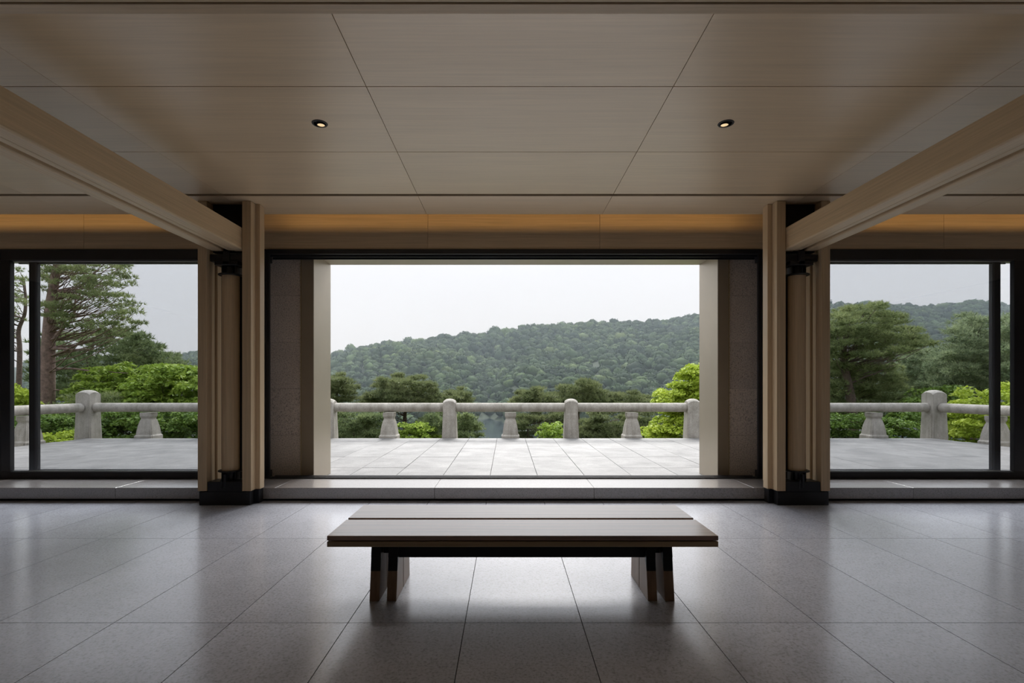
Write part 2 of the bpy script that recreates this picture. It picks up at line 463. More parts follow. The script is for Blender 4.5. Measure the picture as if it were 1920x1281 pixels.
# ---- side and back walls, roof
tag(boxes('wall_left', [(XL-.2, XL, YB, 6.6, -.1, 3.9)], M_wood_dark, None, 0), 'wood lined side wall to the left', None, None, 'structure')
tag(boxes('wall_right', [(XR, XR+.2, YB, 6.6, -.1, 3.9)], M_wood_dark, None, 0), 'wood lined side wall to the right', None, None, 'structure')
tag(boxes('wall_back', [(XL-.2, XR+.2, YB-.2, YB, -.1, 3.9)], M_wood_dark, None, 0), 'dark wood lined wall behind the viewer', None, None, 'structure')
tag(boxes('roof', [(XL-.4, XR+.4, YB-.4, 7.45, 4.0, 4.25), (XL-.4, XR+.4, 6.6, 7.3, 3.10, 4.0)], M_plaster, None, 0),
    'roof slab and eaves over the hall', None, None, 'structure')

# ---- door_1: the wide open sliding front
d1 = empty('door_1', (AX, WY, .154), 'wide sliding glass front standing open in the middle bay', None, None, 'structure')
HX0, HX1 = -3.05, 3.216
boxes('head_frame', [(HX0, HX1, 6.42, 6.455, 3.005, 3.066), (HX0, HX1, 6.455, 6.60, 3.04, 3.066),
                     (HX0, HX1, 6.50, 6.515, 2.985, 3.04), (HX0, HX1, 6.585, 6.60, 2.975, 3.04)], M_alu, d1, .001)
boxes('track', [(HX0, HX1, 6.456, 6.499, 3.02, 3.04)], M_strip, d1, .001)
boxes('track', [(HX0, HX1, 6.516, 6.584, 3.015, 3.04)], M_strip, d1, .001)
box('jamb', HX0, HX0+.036, 6.42, 6.452, .154, 3.005, M_alu, d1, .002)
box('jamb', HX1-.036, HX1, 6.42, 6.452, .154, 3.005, M_alu, d1, .002)
boxes('threshold', [(HX0+.036, HX1-.036, 6.42, 6.44, .154, .170), (HX0+.036, HX1-.036, 6.48, 6.50, .154, .169), (HX0+.036, HX1-.036, 6.56, 6.60, .10, .168)], M_alu, d1, .001)

# ---- portal lining and granite piers outside
pl = empty('trim_2', (.11, 6.97, .07), 'champagne metal lining around the open front', None, None, 'structure')
PL0, PL1, PR0, PR1 = -2.70, -2.54, 2.764, 2.905
for a, b, s in ((PL0, PL1, 1), (PR0, PR1, -1)):
    box('lining_face', a, b, 6.645, 6.66, .07, 3.11, M_bronze_shade, pl, .001)
    box('lining_jamb', a, b, 6.66, 7.29, .07, 3.11, M_bronze, pl, .002)
    xb = PL0-.008 if s > 0 else PR1
    box('bead', xb, xb+.008, 6.64, 6.66, .07, 3.0, M_brass, pl, .001)
box('lining_head', PL1+.002, PR0-.002, 6.61, 7.29, 3.07, 3.10, M_bronze, pl, .001)
for nm, x0, x1, lb in (('wall_pier_left', -3.75, -2.71, 'dark speckled granite pier left of the open front'),
                       ('wall_pier_right', 2.915, 3.95, 'dark speckled granite pier right of the open front')):
    pr = boxes(nm, [(x0+.04, x1-.04, 6.72, 7.2, -.1, 3.1)], M_grout, None, 0)
    tag(pr, lb, None, None, 'structure')
    z = .07; k = 0
    while z < 3.09:
        z1 = min(z+.612, 3.10)
        box('stone', x0, x1, 6.665, 7.25, z+.001, z1-.001, M_pier, pr, .002); z = z1

# ---- glazed windows
def window(name, label, x0, x1, stile, side, pane_gap=True):
    """x0..x1 overall, stile: (a,b) of the inner sliding leaf, side = jamb at x0 (-1) or x1 (+1)"""
    wn = empty(name, ((x0+x1)/2, WY+.05, .154), label, None, None, 'structure')
    j0, j1 = .19, .19
    zt, zb = 2.925, .243
    box('head_frame', x0, x1, 6.42, 6.60, zt, 3.066, M_alu, wn, .002)
    boxes('bottom_frame', [(x0, x1, 6.42, 6.60, .154, zb)], M_alu, wn, .002)
    if side < 0: ja, jb = (x0, x0+.116), (x1-.06, x1)
    elif side > 0: ja, jb = (x0, x0+.06), (x1-.129, x1)
    else: ja, jb = (x0, x0+.08), (x1-.08, x1)
    for a, b in (ja, jb):
        box('jamb', a, b, 6.42, 6.48, zb, zt, M_alu, wn, .002)
    # bright bead lines of the glazing tracks
    boxes('glazing_bead', [(ja[1], jb[0], 6.455, 6.475, zt-.012, zt), (ja[1], jb[0], 6.53, 6.55, zt-.022, zt), (ja[1], jb[0], 6.455, 6.475, zb, zb+.010)], M_strip, wn, .001)
    box('pane', ja[1]-.005, jb[0]+.005, 6.462, 6.468, zb-.002, zt+.002, M_glass, wn, 0)
    if stile:
        a, b = stile
        leaf = boxes('sliding_leaf', [(a, b, 6.52, 6.565, zb, zt)], M_alu, wn, .002)
        sgn = 1 if side < 0 else -1
        q0, q1 = (b, jb[0]) if side < 0 else (ja[1], a)
        boxes('sliding_leaf', [(q0, q1, 6.52, 6.565, zb, zb+.012), (q0, q1, 6.52, 6.565, zt-.02, zt)], M_alu, wn, .002)
        box('pane', q0-.004, q1+.004, 6.539, 6.545, zb+.01, zt-.018, M_glass, wn, 0)
        g0, g1 = (b-.028, b-.004) if side < 0 else (a+.004, a+.030)
        box('stile_lit_strip', g0, g1, 6.514, 6.52, zb, zt, simple('stile_lit_tone', (.07, .07, .075), .35), leaf, 0)  # raised strip in a paler tone: light caught in the groove, painted as colour
    return wn
window('window_1', 'tall fixed window of the left bay with a sliding leaf behind', -6.417, -3.06, (-6.156, -6.046), -1)
window('window_2', 'tall fixed window of the right bay with a sliding leaf behind', 3.226, 6.556, (6.239, 6.351), 1)
window('window_3', 'outer window beyond the left window frame', -9.75, -6.419, None, 0)
window('window_4', 'outer window beyond the right window frame', 6.558, 9.9, None, 0)

# ================================================================== BEAMS AND COLUMNS
def long_beam(xc, label):
    y0, y1 = 2.066, 5.74
    b = empty('ceiling_beam', (xc, y0, 2.858), label, 'beam', None, None)
    for s in (-1, 1):
        a, c = sorted((xc+s*.059, xc+s*.193))
        for za, zb in ((2.858, 2.985), (2.985, 3.10)):
            bm = bmesh.new(); bm_box(bm, a, c, y0, y1, za, zb)
            ed = [e_ for e_ in bm.edges if abs((e_.verts[0].co-e_.verts[1].co).y) > 1]
            low = [e_ for e_ in ed if za < 2.9 and e_.verts[0].co.z < 2.86]
            oth = [e_ for e_ in ed if e_ not in low]
            bmesh.ops.bevel(bm, geom=oth, offset=.0015, segments=1, affect='EDGES')
            low = [e_ for e_ in bm.edges if za < 2.9 and abs(e_.verts[0].co.z-2.858) < 1e-4 and abs(e_.verts[1].co.z-2.858) < 1e-4 and abs((e_.verts[0].co-e_.verts[1].co).y) > 1]
            if low: bmesh.ops.bevel(bm, geom=low, offset=.022, segments=4, affect='EDGES', profile=.6)
            put('timber', bm_done(bm), M_wood_y, b)
    s = 1 if xc < 0 else -1
    a, c = sorted((xc+s*.003, xc+s*.057))
    box('filler_strip', a, c, y0, y1, 2.862, 3.08, M_wood_y, b, .002)
    return b
CL, CR = AX-3.23, AX+3.23
long_beam(CL, 'twin timber beam running back to the left column')
long_beam(CR, 'twin timber beam running back to the right column')
def cross(x0, x1, label):
    b = empty('cross_beam', ((x0+x1)/2, 1.9, 2.858), label, 'beam')
    for y0, y1 in ((1.70, 1.875), (2.009-.002, 2.064)):
        for za, zb in ((2.858, 2.985), (2.985, 3.10)):
            box('timber', x0, x1, y0, y1, za, zb, M_wood_x, b, .003)
    box('timber', x0, x1, 1.877, 2.005, 2.862, 3.08, M_wood_x, b, .002)
    return b
cross(CL-.19, CR+.19, 'timber cross beam overhead at the top of the view')

def column(xc, label):
    c = empty('timber_column', (xc, 5.81, 0), label, 'column', None, None)
    for sx_ in (-1, 1):
        def X(a, b): return tuple(sorted((xc+sx_*a, xc+sx_*b)))
        box('post', *X(.198, .2975), D0, D0+.104, .160, CEIL-.002, M_wood_z, c, .003)
        box('post', *X(.222, .3475), D0+.1055, D0+.2055, .162, CEIL-.002, M_wood_z, c, .003)
        box('post', *X(.198, .2975), D0+.213, D0+.315, .222, CEIL-.002, M_wood_z, c, .003)
    cy = D0+.135
    # steel core
    boxes('base_shoe', [(xc-.285, xc+.285, D0+.006, D0+.105, 0, .152), (xc-.335, xc+.335, D0+.105, D0+.206, 0, .154),
                        (xc-.190, xc+.190, D0+.004, D0+.206, .152, .262)], M_black, c, .003)
    boxes('bracket', [(xc-.19, xc+.19, D0+.05, D0+.208, 2.735, 2.815), (xc-.13, xc+.13, D0+.03, D0+.20, 2.69, 2.735), (xc-.035, xc+.035, D0+.03, D0+.06, 2.70, 2.85)], M_black, c, .004)
    box('steel_head', xc-.19, xc+.19, D0+.11, D0+.2, 2.85, CEIL-.003, M_dark, c, .002)
    box('web_plate', xc-.128, xc+.128, cy+.035, cy+.05, .378, 2.585, M_black, c, .001)
    lathe('round_core', Vector((xc, cy, .378)), [(0, 0), (.0915, 0), (.0915, 2.207), (0, 2.207)], M_wood_z, c, 48)
    lathe('flange', Vector((xc, cy, .362)), [(0, 0), (.125, 0), (.13, .004), (.13, .012), (.125, .016), (0, .016)], M_black, c, 40)
    lathe('flange', Vector((xc, cy, 2.586)), [(0, 0), (.125, 0), (.13, .004), (.13, .012), (.125, .016), (0, .016)], M_black, c, 40)
    for z0, z1 in ((.262, .362), (2.602, 2.692)):
        lathe('neck', Vector((xc, cy, z0)), [(0, 0), (.055, 0), (.055, z1-z0), (0, z1-z0)], M_black, c, 24)
        for s in (-1, 1):
            box('fin', xc+s*.075-.006, xc+s*.075+.006, cy-.05, cy+.05, z0, z1, M_black, c, .001)
    # clevis on the front of the shoe
    boxes('clevis', [(xc-.012, xc+.012, D0-.002, D0+.05, .20, .345), (xc-.045, xc-.027, D0-.002, D0+.05, .185, .285)], M_black, c, .002)
    return c
column(CL, 'left timber column of paired posts around a round wood core')
column(CR, 'right timber column of paired posts around a round wood core')

# ================================================================== DOWNLIGHTS
def downlight(lx_, ly_, lb, group, s):
    t = empty('downlight', (lx_, ly_, CEIL), lb, 'light', group)
    lathe('trim_ring', Vector((lx_, ly_, CEIL)), [(.047, .0), (.047, -.005), (.058, -.005), (.061, -.001), (.061, 0), (.047, 0)], M_black, t, 48)
    lathe('baffle', Vector((lx_, ly_, CEIL)), [(.049, -.002), (.046, .02), (.040, .023)], M_black, t, 40)
    lathe('lamp_barrel', Vector((lx_+.006*s, ly_+.012, CEIL-.004)), [(.0, .020), (.031, .020), (.032, -.004), (.029, -.005), (.028, .002)], M_black, t, 32)
    lathe('lens', Vector((lx_+.006*s, ly_+.012, CEIL-.004)), [(0, -.001), (.020, -.001), (.028, -.0005), (.028, .006), (0, .006)], M_lamp, t, 32)
    return t
def lamp(x, y, k):
    d = bpy.data.lights.new('downlight_beam', 'SPOT'); d.energy = LAMP*k; d.color = (1, .93, .86); d.spot_size = math.radians(150); d.spot_blend = 1; d.shadow_soft_size = .04
    o = bpy.data.objects.new('downlight_beam', d); COL.objects.link(o); o.location = (x, y, CEIL-.012)
LAMP = 8
downlight(*lights[0], 'left of the two black recessed downlights in the ceiling', 'ceiling downlights', 1)
downlight(*lights[1], 'right of the two black recessed downlights in the ceiling', 'ceiling downlights', -1)
for l_ in lights: lamp(*l_, 1)

# ================================================================== BENCH
bench = empty('bench', (.091, 3.365, 0), 'long low oak bench with black steel underframe on the granite floor', 'bench')
BX0, BX1 = -1.062, 1.244
for a, b in ((2.983, 3.343), (3.383, 3.75)):
    box('seat_plank', BX0, BX1, a, b, .430, .458, M_bench, bench, .0025)
    boxes('spacer', [(BX0+.032, BX1-.03, a+.02, b-.02, .424, .430)], M_black, bench, 0)
    box('under_plank', BX0, BX1, a, b, .392, .424, M_bench_low, bench, .0025)
def leg(x0, x1):
    # side view: an A-shaped block with a slot down its middle; lower half oak, upper half black steel
    def half(name, z0, z1, mat, k):
        bm = bmesh.new()
        def yf(z): return 3.154+.066*z/.392
        def yb(z): return 3.585-.030*z/.392
        m0, m1 = (3.362, 3.374)
        for f0, f1 in (((yf), (lambda z: m0)), ((lambda z: m1), (yb))):
            co = [(x, f(z), z) for x in (x0, x1) for z in (z0, z1) for f in (f0, f1)]
            v = [bm.verts.new(c) for c in co]
            for q in ((0, 1, 3, 2), (4, 6, 7, 5), (0, 4, 5, 1), (2, 3, 7, 6), (0, 2, 6, 4), (1, 5, 7, 3)):
                bm.faces.new([v[i] for i in q])
        return put(name, bm_done(bm, .002), mat, bench)
    l = half('leg', 0, .175, M_leg, 0)
    # oak carries on up behind the steel shoe
    return l
def leg_full(x0, x1):
    yf = lambda z: 3.154+.066*z/.392
    yb = lambda z: 3.585-.030*z/.392
    def prism(pts):
        bm = bmesh.new()
        a = [bm.verts.new((x0, y, z)) for y, z in pts]; b = [bm.verts.new((x1, y, z)) for y, z in pts]
        bm.faces.new(a); bm.faces.new(list(reversed(b)))
        for i in range(len(pts)): bm.faces.new((a[i], b[i], b[(i+1) % len(pts)], a[(i+1) % len(pts)]))
        return bm
    zt, zs = .30, .175
    lg = put('leg', bm_done(prism([(yf(0), 0), (3.358, 0), (3.358, zt), (yf(zt)+.06, zt), (yf(zs), zs)]), .0015), M_leg, bench)
    put('leg', bm_done(prism([(3.372, 0), (yb(0), 0), (yb(zt), zt), (3.372, zt)]), .0015), M_leg, bench)
    st = put('steel_shoe', bm_done(prism([(yf(zs), zs+.001), (yf(zt)+.059, zt), (3.50, zt), (3.50, .392), (yf(.392)-.006, .392), (yf(.26)-.006, .26), (yf(.26), .258)]), .001), M_black, bench)
    return lg
for a, b in ((-.858, -.797), (-.750, -.690), (.876, .935), (.983, 1.0425)): leg_full(a, b)
boxes('underframe', [(-.69, .876, 3.235, 3.275, .245, .392), (-.69, .876, 3.46, 3.50, .245, .392)], M_black, bench, .002)
for a, b in ((-.797, -.750), (.935, .983)): box('cross_plate', a, b, 3.27, 3.49, .262, .392, M_black, bench, .001)

# ================================================================== TERRACE AND BALUSTRADE
TZ = .07
ZE = 12.04
te_l, te_r = -10.0, 10.15
def edge_x(side, y):   # the sides of the terrace open slightly towards the house
    return te_l-.13*(ZE-y) if side < 0 else te_r+.13*(ZE-y)
bm = bmesh.new()
pts = [(edge_x(-1, 6.6), 6.6), (edge_x(1, 6.6), 6.6), (te_r, ZE), (te_l, ZE)]
lo = [bm.verts.new((x, y, -2.0)) for x, y in pts]; hi = [bm.verts.new((x, y, TZ-.012)) for x, y in pts]
bm.faces.new(lo); bm.faces.new(hi)
for i in range(4): bm.faces.new((lo[i], lo[(i+1) % 4], hi[(i+1) % 4], hi[i]))
terr = put('terrace', bm_done(bm), M_grout_out, None, (0, 9, -2))
tag(terr, 'pale granite paved terrace outside the windows', None, None, 'structure')
SW, SL = .6627, 1.17
ys = [6.605]
while ys[-1]+SL < ZE-.3: ys.append(ys[-1]+SL)
ys.append(ZE)
rs = random.Random(4)
for r, (a, b) in enumerate(zip(ys, ys[1:])):
    for i in range(-17, 18):
        x0, x1 = TX0+i*SW, TX0+(i+1)*SW
        l, rr = max(edge_x(-1, a), edge_x(-1, b)), min(edge_x(1, a), edge_x(1, b))
        x0c, x1c = max(x0, l), min(x1, rr)
        if x1c-x0c < .12: continue
        dz = rs.uniform(-.0015, .0015)
        box('paving_slab', x0c+.003, x1c-.003, a+.003, b-.003, TZ-.0115, TZ+dz, M_pave, terr, .002)

def loft(sections, cx, cy, rot=0, flute=0):
    """stack of square sections (half width, z) with moulded corners: each corner is stepped back"""
    bm = bmesh.new(); rings = []
    for h, z in sections:
        c = h*.80
        pts = []
        for qx, qy in ((1, 1), (-1, 1), (-1, -1), (1, -1)):
            seq = [(h, c*.98), (h*.955, c), (h*.955, h*.955), (c, h*.955), (c*.98, h)] if flute else [(h, h*.93), (h*.93, h)]
            q = [(qx*a, qy*b) for a, b in seq]
            if qx*qy < 0: q.reverse()
            pts += q
        M = Matrix.Rotation(rot, 3, 'Z')
        rings.append([bm.verts.new((cx+(M @ Vector((a, b, 0))).x, cy+(M @ Vector((a, b, 0))).y, z)) for a, b in pts])
    n = len(rings[0])
    for a, b in zip(rings, rings[1:]):
        for i in range(n): bm.faces.new((a[i], a[(i+1) % n], b[(i+1) % n], b[i]))
    bm.faces.new(rings[0]); bm.faces.new(rings[-1])
    return bm

def stone_post(xc, yc, ztop, parent, rot=0, hb=.178, ht=.148):
    z0 = -.06
    a = .055
    zs = ztop-2*a
    bm = loft([(hb, z0), (hb*.99, .10), (ht*1.05, .62), (ht*1.02, .66)], xc, yc, rot, 1)
    # upper block with an arched (barrel both ways) top
    N = 12; g = {}
    M = Matrix.Rotation(rot, 3, 'Z')
    for i in range(N+1):
        for j in range(N+1):
            u, v = -1+2*i/N, -1+2*j/N
            z = zs+a*(1-abs(u)**2.6)+a*(1-abs(v)**2.6)
            p = M @ Vector((u*ht, v*ht, 0)); g[i, j] = bm.verts.new((xc+p.x, yc+p.y, z))
    for i in range(N):
        for j in range(N): bm.faces.new((g[i, j], g[i+1, j], g[i+1, j+1], g[i, j+1]))
    ring = [(i, 0) for i in range(N)]+[(N, j) for j in range(N)]+[(i, N) for i in range(N, 0, -1)]+[(0, j) for j in range(N, 0, -1)]
    base = [bm.verts.new((g[k].co.x, g[k].co.y, .64)) for k in ring]
    for q in range(len(ring)):
        k, k2 = ring[q], ring[(q+1) % len(ring)]
        bm.faces.new((base[q], base[(q+1) % len(ring)], g[k2], g[k]))
    return put('post', bm_done(bm), M_bal, parent)

def baluster(xc, yc, parent, rot=0):
    bm = loft([(.215, -.06), (.215, .115), (.20, .135), (.188, .15), (.178, .25), (.160, .36), (.136, .46), (.118, .51), (.113, .53), (.122, .56), (.134, .585), (.134, .672)], xc, yc, rot, 1)
    return put('baluster', bm_done(bm), M_bal, parent)

def rail(p0, p1, parent, r=.108, z=.795):
    d = Vector((p1[0]-p0[0], p1[1]-p0[1], 0)); L = d.length
    rot = d.to_track_quat('Z', 'Y').to_matrix().to_4x4()
    prof = [(0, 0), (r*.8, 0), (r*.97, .02), (r, .05)]+[(r, L*k/8) for k in range(1, 8)]+[(r, L-.05), (r*.97, L-.02), (r*.8, L), (0, L)]
    o = lathe('rail', Vector((p0[0], p0[1], z)), prof, M_bal, parent, 28, True, rot)
    return o

BY = 12.24
b0 = empty('stone_balustrade', (AX, BY, -.06), 'long weathered stone balustrade along the front edge of the terrace', 'balustrade', None)
curb = box('kerb', te_l-.35, te_r+.35, 12.045, 12.45, -2.0, -.055, M_bal, b0, .01)
px_ = [x*BY/F for x in (164-CX, 392-CX, 617-CX, 843.5-CX, 1070.5-CX, 1298-CX, 1525-CX, 1752-CX)]
px_[0], px_[-1] = -10.12, 10.31
for i, x in enumerate(px_):
    if i in (0, 7): stone_post(x, BY, 1.215, b0, 0, .195, .168)
    else: stone_post(x, BY, 1.005, b0)
for i in range(7):
    a, b = px_[i], px_[i+1]
    ga = .155 if i in (0,) else .135; gb = .155 if i == 6 else .135
    rail((a+ga, BY), (b-gb, BY), b0)
    baluster((a+b)/2, BY, b0)
for sd_, x0, lb in ((-1, px_[0], 'stone balustrade return at the left side of the terrace'), (1, px_[-1], 'stone balustrade return at the right side of the terrace')):
    bb = empty('stone_balustrade', (x0, 9.5, -.06), lb, 'balustrade')
    dv = Vector((sd_*.13, -1, 0)).normalized(); rot = -math.atan2(sd_*.13, 1)*-1
    prev = Vector((x0, BY, 0))
    bm = bmesh.new()
    q0 = prev+dv*.25; q1 = prev+dv*5.9; nx = Vector((sd_, sd_*0.0, 0))
    cs = [q0-nx*.19, q0+nx*.22, q1+nx*.22, q1-nx*.19]
    lo = [bm.verts.new((c.x, c.y, -2)) for c in cs]; hi = [bm.verts.new((c.x, c.y, -.056)) for c in cs]
    bm.faces.new(lo); bm.faces.new(hi)
    for i in range(4): bm.faces.new((lo[i], lo[(i+1) % 4], hi[(i+1) % 4], hi[i]))
    put('kerb', bm_done(bm), M_bal, bb)
    for k in range(2):
        nxt = prev+dv*2.75
        rail(prev+dv*(.173 if k == 0 else .135), nxt-dv*.135, bb)
        m = (prev+nxt)/2
        baluster(m.x, m.y, bb, rot); stone_post(nxt.x, nxt.y, 1.005, bb, rot)
        prev = nxt

# ================================================================== LAND
# slope from the terrace down to the lake, then the wooded hill
def smoothstep(a, b, x):
    t = np.clip((x-a)/(b-a), 0, 1); return t*t*(3-2*t)
SK = [(-1500, 690), (-900, 680), (-300, 690), (0, 690), (250, 680), (345, 672), (371, 664), (430, 668), (520, 676), (620, 672), (700, 653), (795, 644), (850, 637), (950, 626), (1000, 617),
      (1100, 612), (1200, 609), (1260, 606), (1311, 596), (1400, 580), (1500, 576), (1640, 581), (1700, 579), (1760, 581), (1820, 570), (1895, 579), (2200, 610), (2900, 650)]
skx = np.array([p[0] for p in SK], float); sky_ = np.array([p[1] for p in SK], float)
DR = 560.0
_rng = np.random.default_rng(11)
_w = [(_rng.uniform(-.05, .05), _rng.uniform(-.05, .05), _rng.uniform(0, 6.3), 1.0) for _ in range(10)]
def bumps(X, Y):
    z = 0
    for a, b, p, k in _w: z = z+np.sin(X*a+Y*b+p)
    return z/3.0
LAKE = -16.0
def hill_z(X, Y):
    u = CX+F*X/np.maximum(Y, 1)
    ridge = EYE+(CY-np.interp(u, skx, sky_))*DR/F
    foot = 165.0+18*np.sin(X*.02)+95*np.exp(-((X/np.maximum(Y, 1)+.038)/.045)**2)
    s = np.clip((Y-foot)/(DR-foot), 0, 1.6)
    z = LAKE-1+(ridge-LAKE+1)*np.where(s < 1, s**1.15, 1-.9*(s-1))
    return z+bumps(X, Y)*3.2*np.clip(s*3, 0, 1)*np.clip((1.0-s)*6, 0, 1)
U = np.linspace(-1.7, 1.7, 150); Yv = np.concatenate([np.linspace(140, 560, 60), np.linspace(580, 760, 8)])
XX = U[None, :]*Yv[:, None]; YY = np.repeat(Yv[:, None], len(U), 1)
ZZ = hill_z(XX, YY)
V = np.stack([XX, YY, ZZ], -1).reshape(-1, 3)
nu, ny = len(U), len(Yv)
idx = np.arange(nu*ny).reshape(ny, nu)
Q = np.stack([idx[:-1, :-1], idx[:-1, 1:], idx[1:, 1:], idx[1:, :-1]], -1).reshape(-1, 4)

def np_mesh(name, V, faces_flat, k):
    me = bpy.data.meshes.new(name)
    nf = len(faces_flat)//k
    me.vertices.add(len(V)); me.vertices.foreach_set('co', np.asarray(V, 'f4').ravel())
    me.loops.add(len(faces_flat)); me.loops.foreach_set('vertex_index', np.asarray(faces_flat, 'i4'))
    me.polygons.add(nf); me.polygons.foreach_set('loop_start', np.arange(0, nf*k, k, dtype='i4'))
    me.update(calc_edges=True)
    return me
me = np_mesh('hill', V, Q.ravel(), 4); me.polygons.foreach_set('use_smooth', [True]*len(me.polygons))
hill = put('hill', me, M_hill, None, (0, 350, 0))
tag(hill, 'long wooded hill rising to the right beyond the lake', None, None, 'structure')

# near slope
gx = np.linspace(-120, 120, 60); gy = np.concatenate([np.linspace(3, 12.5, 3), np.linspace(13, 60, 24), np.linspace(66, 150, 10)])
GX, GY = np.meshgrid(gx, gy)
def ground_z(X, Y):
    return -1.6-15.6*smoothstep(13, 75, Y)+.35*np.sin(X*.37+Y*.2)*smoothstep(13, 20, Y)
GZ = ground_z(GX, GY)
GZ = np.where((np.abs(GX) < 13) & (GY < 12.5), -1.9, GZ)
idx = np.arange(GX.size).reshape(GX.shape)
Q = np.stack([idx[:-1, :-1], idx[:-1, 1:], idx[1:, 1:], idx[1:, :-1]], -1).reshape(-1, 4)
ground = put('ground', np_mesh('ground', np.stack([GX, GY, GZ], -1).reshape(-1, 3), Q.ravel(), 4), M_ground, None, (0, 60, 0))
tag(ground, 'green undergrowth slope falling away below the terrace', None, None, 'structure')
lake = put('lake', np_mesh('lake', [(-300, 60, LAKE), (300, 60, LAKE), (300, 260, LAKE), (-300, 260, LAKE)], [0, 1, 2, 3], 4), M_water, None, (0, 120, LAKE))
tag(lake, 'still grey lake at the foot of the hill', None, None, 'structure')

# ---- hill forest: crowns built of leaf clusters
rng = np.random.default_rng(5)
def crown_arrays(seed, nq=75, sub=2):
    r = np.random.default_rng(seed)
    lobes = np.concatenate([[[0, 0, .55, .72]], np.stack([r.uniform(-.5, .5, 5), r.uniform(-.5, .5, 5), r.uniform(.35, .85, 5), r.uniform(.38, .55, 5)], -1)])
    li = r.integers(0, len(lobes), nq)
    d = r.normal(size=(nq, 3)); d[:, 2] = np.abs(d[:, 2])*.9-.25; d /= np.linalg.norm(d, axis=1)[:, None]
    c = lobes[li, :3]+d*lobes[li, 3:4]*np.array([1, 1, .8])
    nrm = d+r.normal(size=(nq, 3))*.35; nrm /= np.linalg.norm(nrm, axis=1)[:, None]
    t = np.cross(nrm, r.normal(size=(nq, 3))); t /= np.linalg.norm(t, axis=1)[:, None]; b = np.cross(nrm, t)
    s = r.uniform(.07, .14, nq)[:, None]
    V = np.stack([c-t*s-b*s*.6, c+t*s-b*s*.6, c+t*s*.6+b*s, c-t*s*.7+b*s*.8], 1).reshape(-1, 3); Fq = np.arange(nq*4)
    # inner body of the crown: the envelope of the lobes
    core = bmesh.new(); bmesh.ops.create_icosphere(core, subdivisions=sub, radius=1)
    dirs = np.array([v.co for v in core.verts]); dirs /= np.linalg.norm(dirs, axis=1)[:, None]
    cf = np.array([[v.index for v in f.verts] for f in core.faces]); core.free()
    o = np.array([0, 0, .45]); R = np.full(len(dirs), .3)
    for l in lobes:
        oc = o-l[:3]; bb = dirs@oc; q = bb*bb-(oc@oc-l[3]**2); R = np.where(q > 0, np.maximum(R, -bb+np.sqrt(np.maximum(q, 0))), R)
    cv = o+dirs*(R*r.uniform(.86, 1.04, len(R)))[:, None]*np.array([1, 1, .85])
    return V, Fq.reshape(-1, 4), cv, cf
CR_A = [crown_arrays(s) for s in range(5)]
def tri_crown(A):
    V, Fq, cv, cf = A
    T = np.concatenate([Fq[:, [0, 1, 2]], Fq[:, [0, 2, 3]]])
    return np.concatenate([V, cv]), np.concatenate([T, cf+len(V)])
CR_T = [tri_crown(a) for a in CR_A]
CR_L = [tri_crown(crown_arrays(s, 24, 1)) for s in range(5)]
# positions: jittered grid in the ground plane, in the part of the hill the openings can show
pts = []
sp_ = 6.6
for Y in np.arange(168, 572, sp_):
    for X in np.arange(-1.25*Y, 1.25*Y, sp_):
        u = X/Y
        if not -.95 < u < 1.2: continue
        pts.append((X+rng.uniform(-2.6, 2.6), Y+rng.uniform(-2.6, 2.6)))
pts = np.array(pts)
# keep the upper (visible) part dense, thin out what the near trees hide
pz = hill_z(pts[:, 0], pts[:, 1]); uy = CY-F*(pz+3-EYE)/pts[:, 1]; ux = CX+F*pts[:, 0]/pts[:, 1]
main = (uy < 815) & ((ux < 1330) & (ux > 600) | (ux > 1560) & (ux < 1915) & (uy < 720) | (ux < 380) & (ux > 300) & (uy < 720))
keep = main | ((uy < 790) & (rng.random(len(pts)) < .85))
pts, pz, uy, ux, main = pts[keep], pz[keep], uy[keep], ux[keep], main[keep]
rad = rng.uniform(3.2, 5.2, len(pts)); rad *= np.where(rng.random(len(pts)) < .12, 1.35, 1)*np.where((pts[:, 1] > 535) & (rng.random(len(pts)) < .3), rng.uniform(1.0, 1.5, len(pts)), 1)
# a bare reddish slip scar stays open
scar = (np.abs(ux-1120-(uy-690)*.1) < 8) & (uy > 672) & (uy < 712)
sel = ~scar & (pz > LAKE+.6)
pts, pz, uy, ux, rad, main = pts[sel], pz[sel], uy[sel], ux[sel], rad[sel], main[sel]
rad = np.where(main, rad, rad*1.12)
order = np.argsort(pts[:, 1]/rad)
vis = [i for i in order if 625 < ux[i] < 1305 and 690 < uy[i] < 800 and not (720 < uy[i] and 640 < ux[i] < 830)][:290]
vset = set(vis)
crown_me = []
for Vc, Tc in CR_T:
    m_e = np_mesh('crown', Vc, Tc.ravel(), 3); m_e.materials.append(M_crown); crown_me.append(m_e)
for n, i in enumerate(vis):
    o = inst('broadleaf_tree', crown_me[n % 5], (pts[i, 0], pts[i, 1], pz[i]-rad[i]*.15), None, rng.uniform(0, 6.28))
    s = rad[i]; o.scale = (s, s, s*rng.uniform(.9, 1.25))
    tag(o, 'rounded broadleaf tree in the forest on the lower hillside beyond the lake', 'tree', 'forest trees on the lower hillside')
rest = [i for i in range(len(pts)) if i not in vset]
Vs, Ts, tint, off = [], [], [], 0
for n, i in enumerate(rest):
    Vc, Tc = (CR_T if main[i] else CR_L)[n % 5]
    a = rng.uniform(0, 6.28); ca, sa = math.cos(a), math.sin(a); s = rad[i]; h = s*rng.uniform(.85, 1.3)
    v = np.stack([(Vc[:, 0]*ca-Vc[:, 1]*sa)*s+pts[i, 0], (Vc[:, 0]*sa+Vc[:, 1]*ca)*s+pts[i, 1], Vc[:, 2]*h+pz[i]-s*.15], -1)
    Vs.append(v); Ts.append(Tc+off); off += len(v); tint.append(np.full(len(v), rng.random(), 'f4'))
Vs = np.concatenate(Vs); Ts = np.concatenate(Ts)
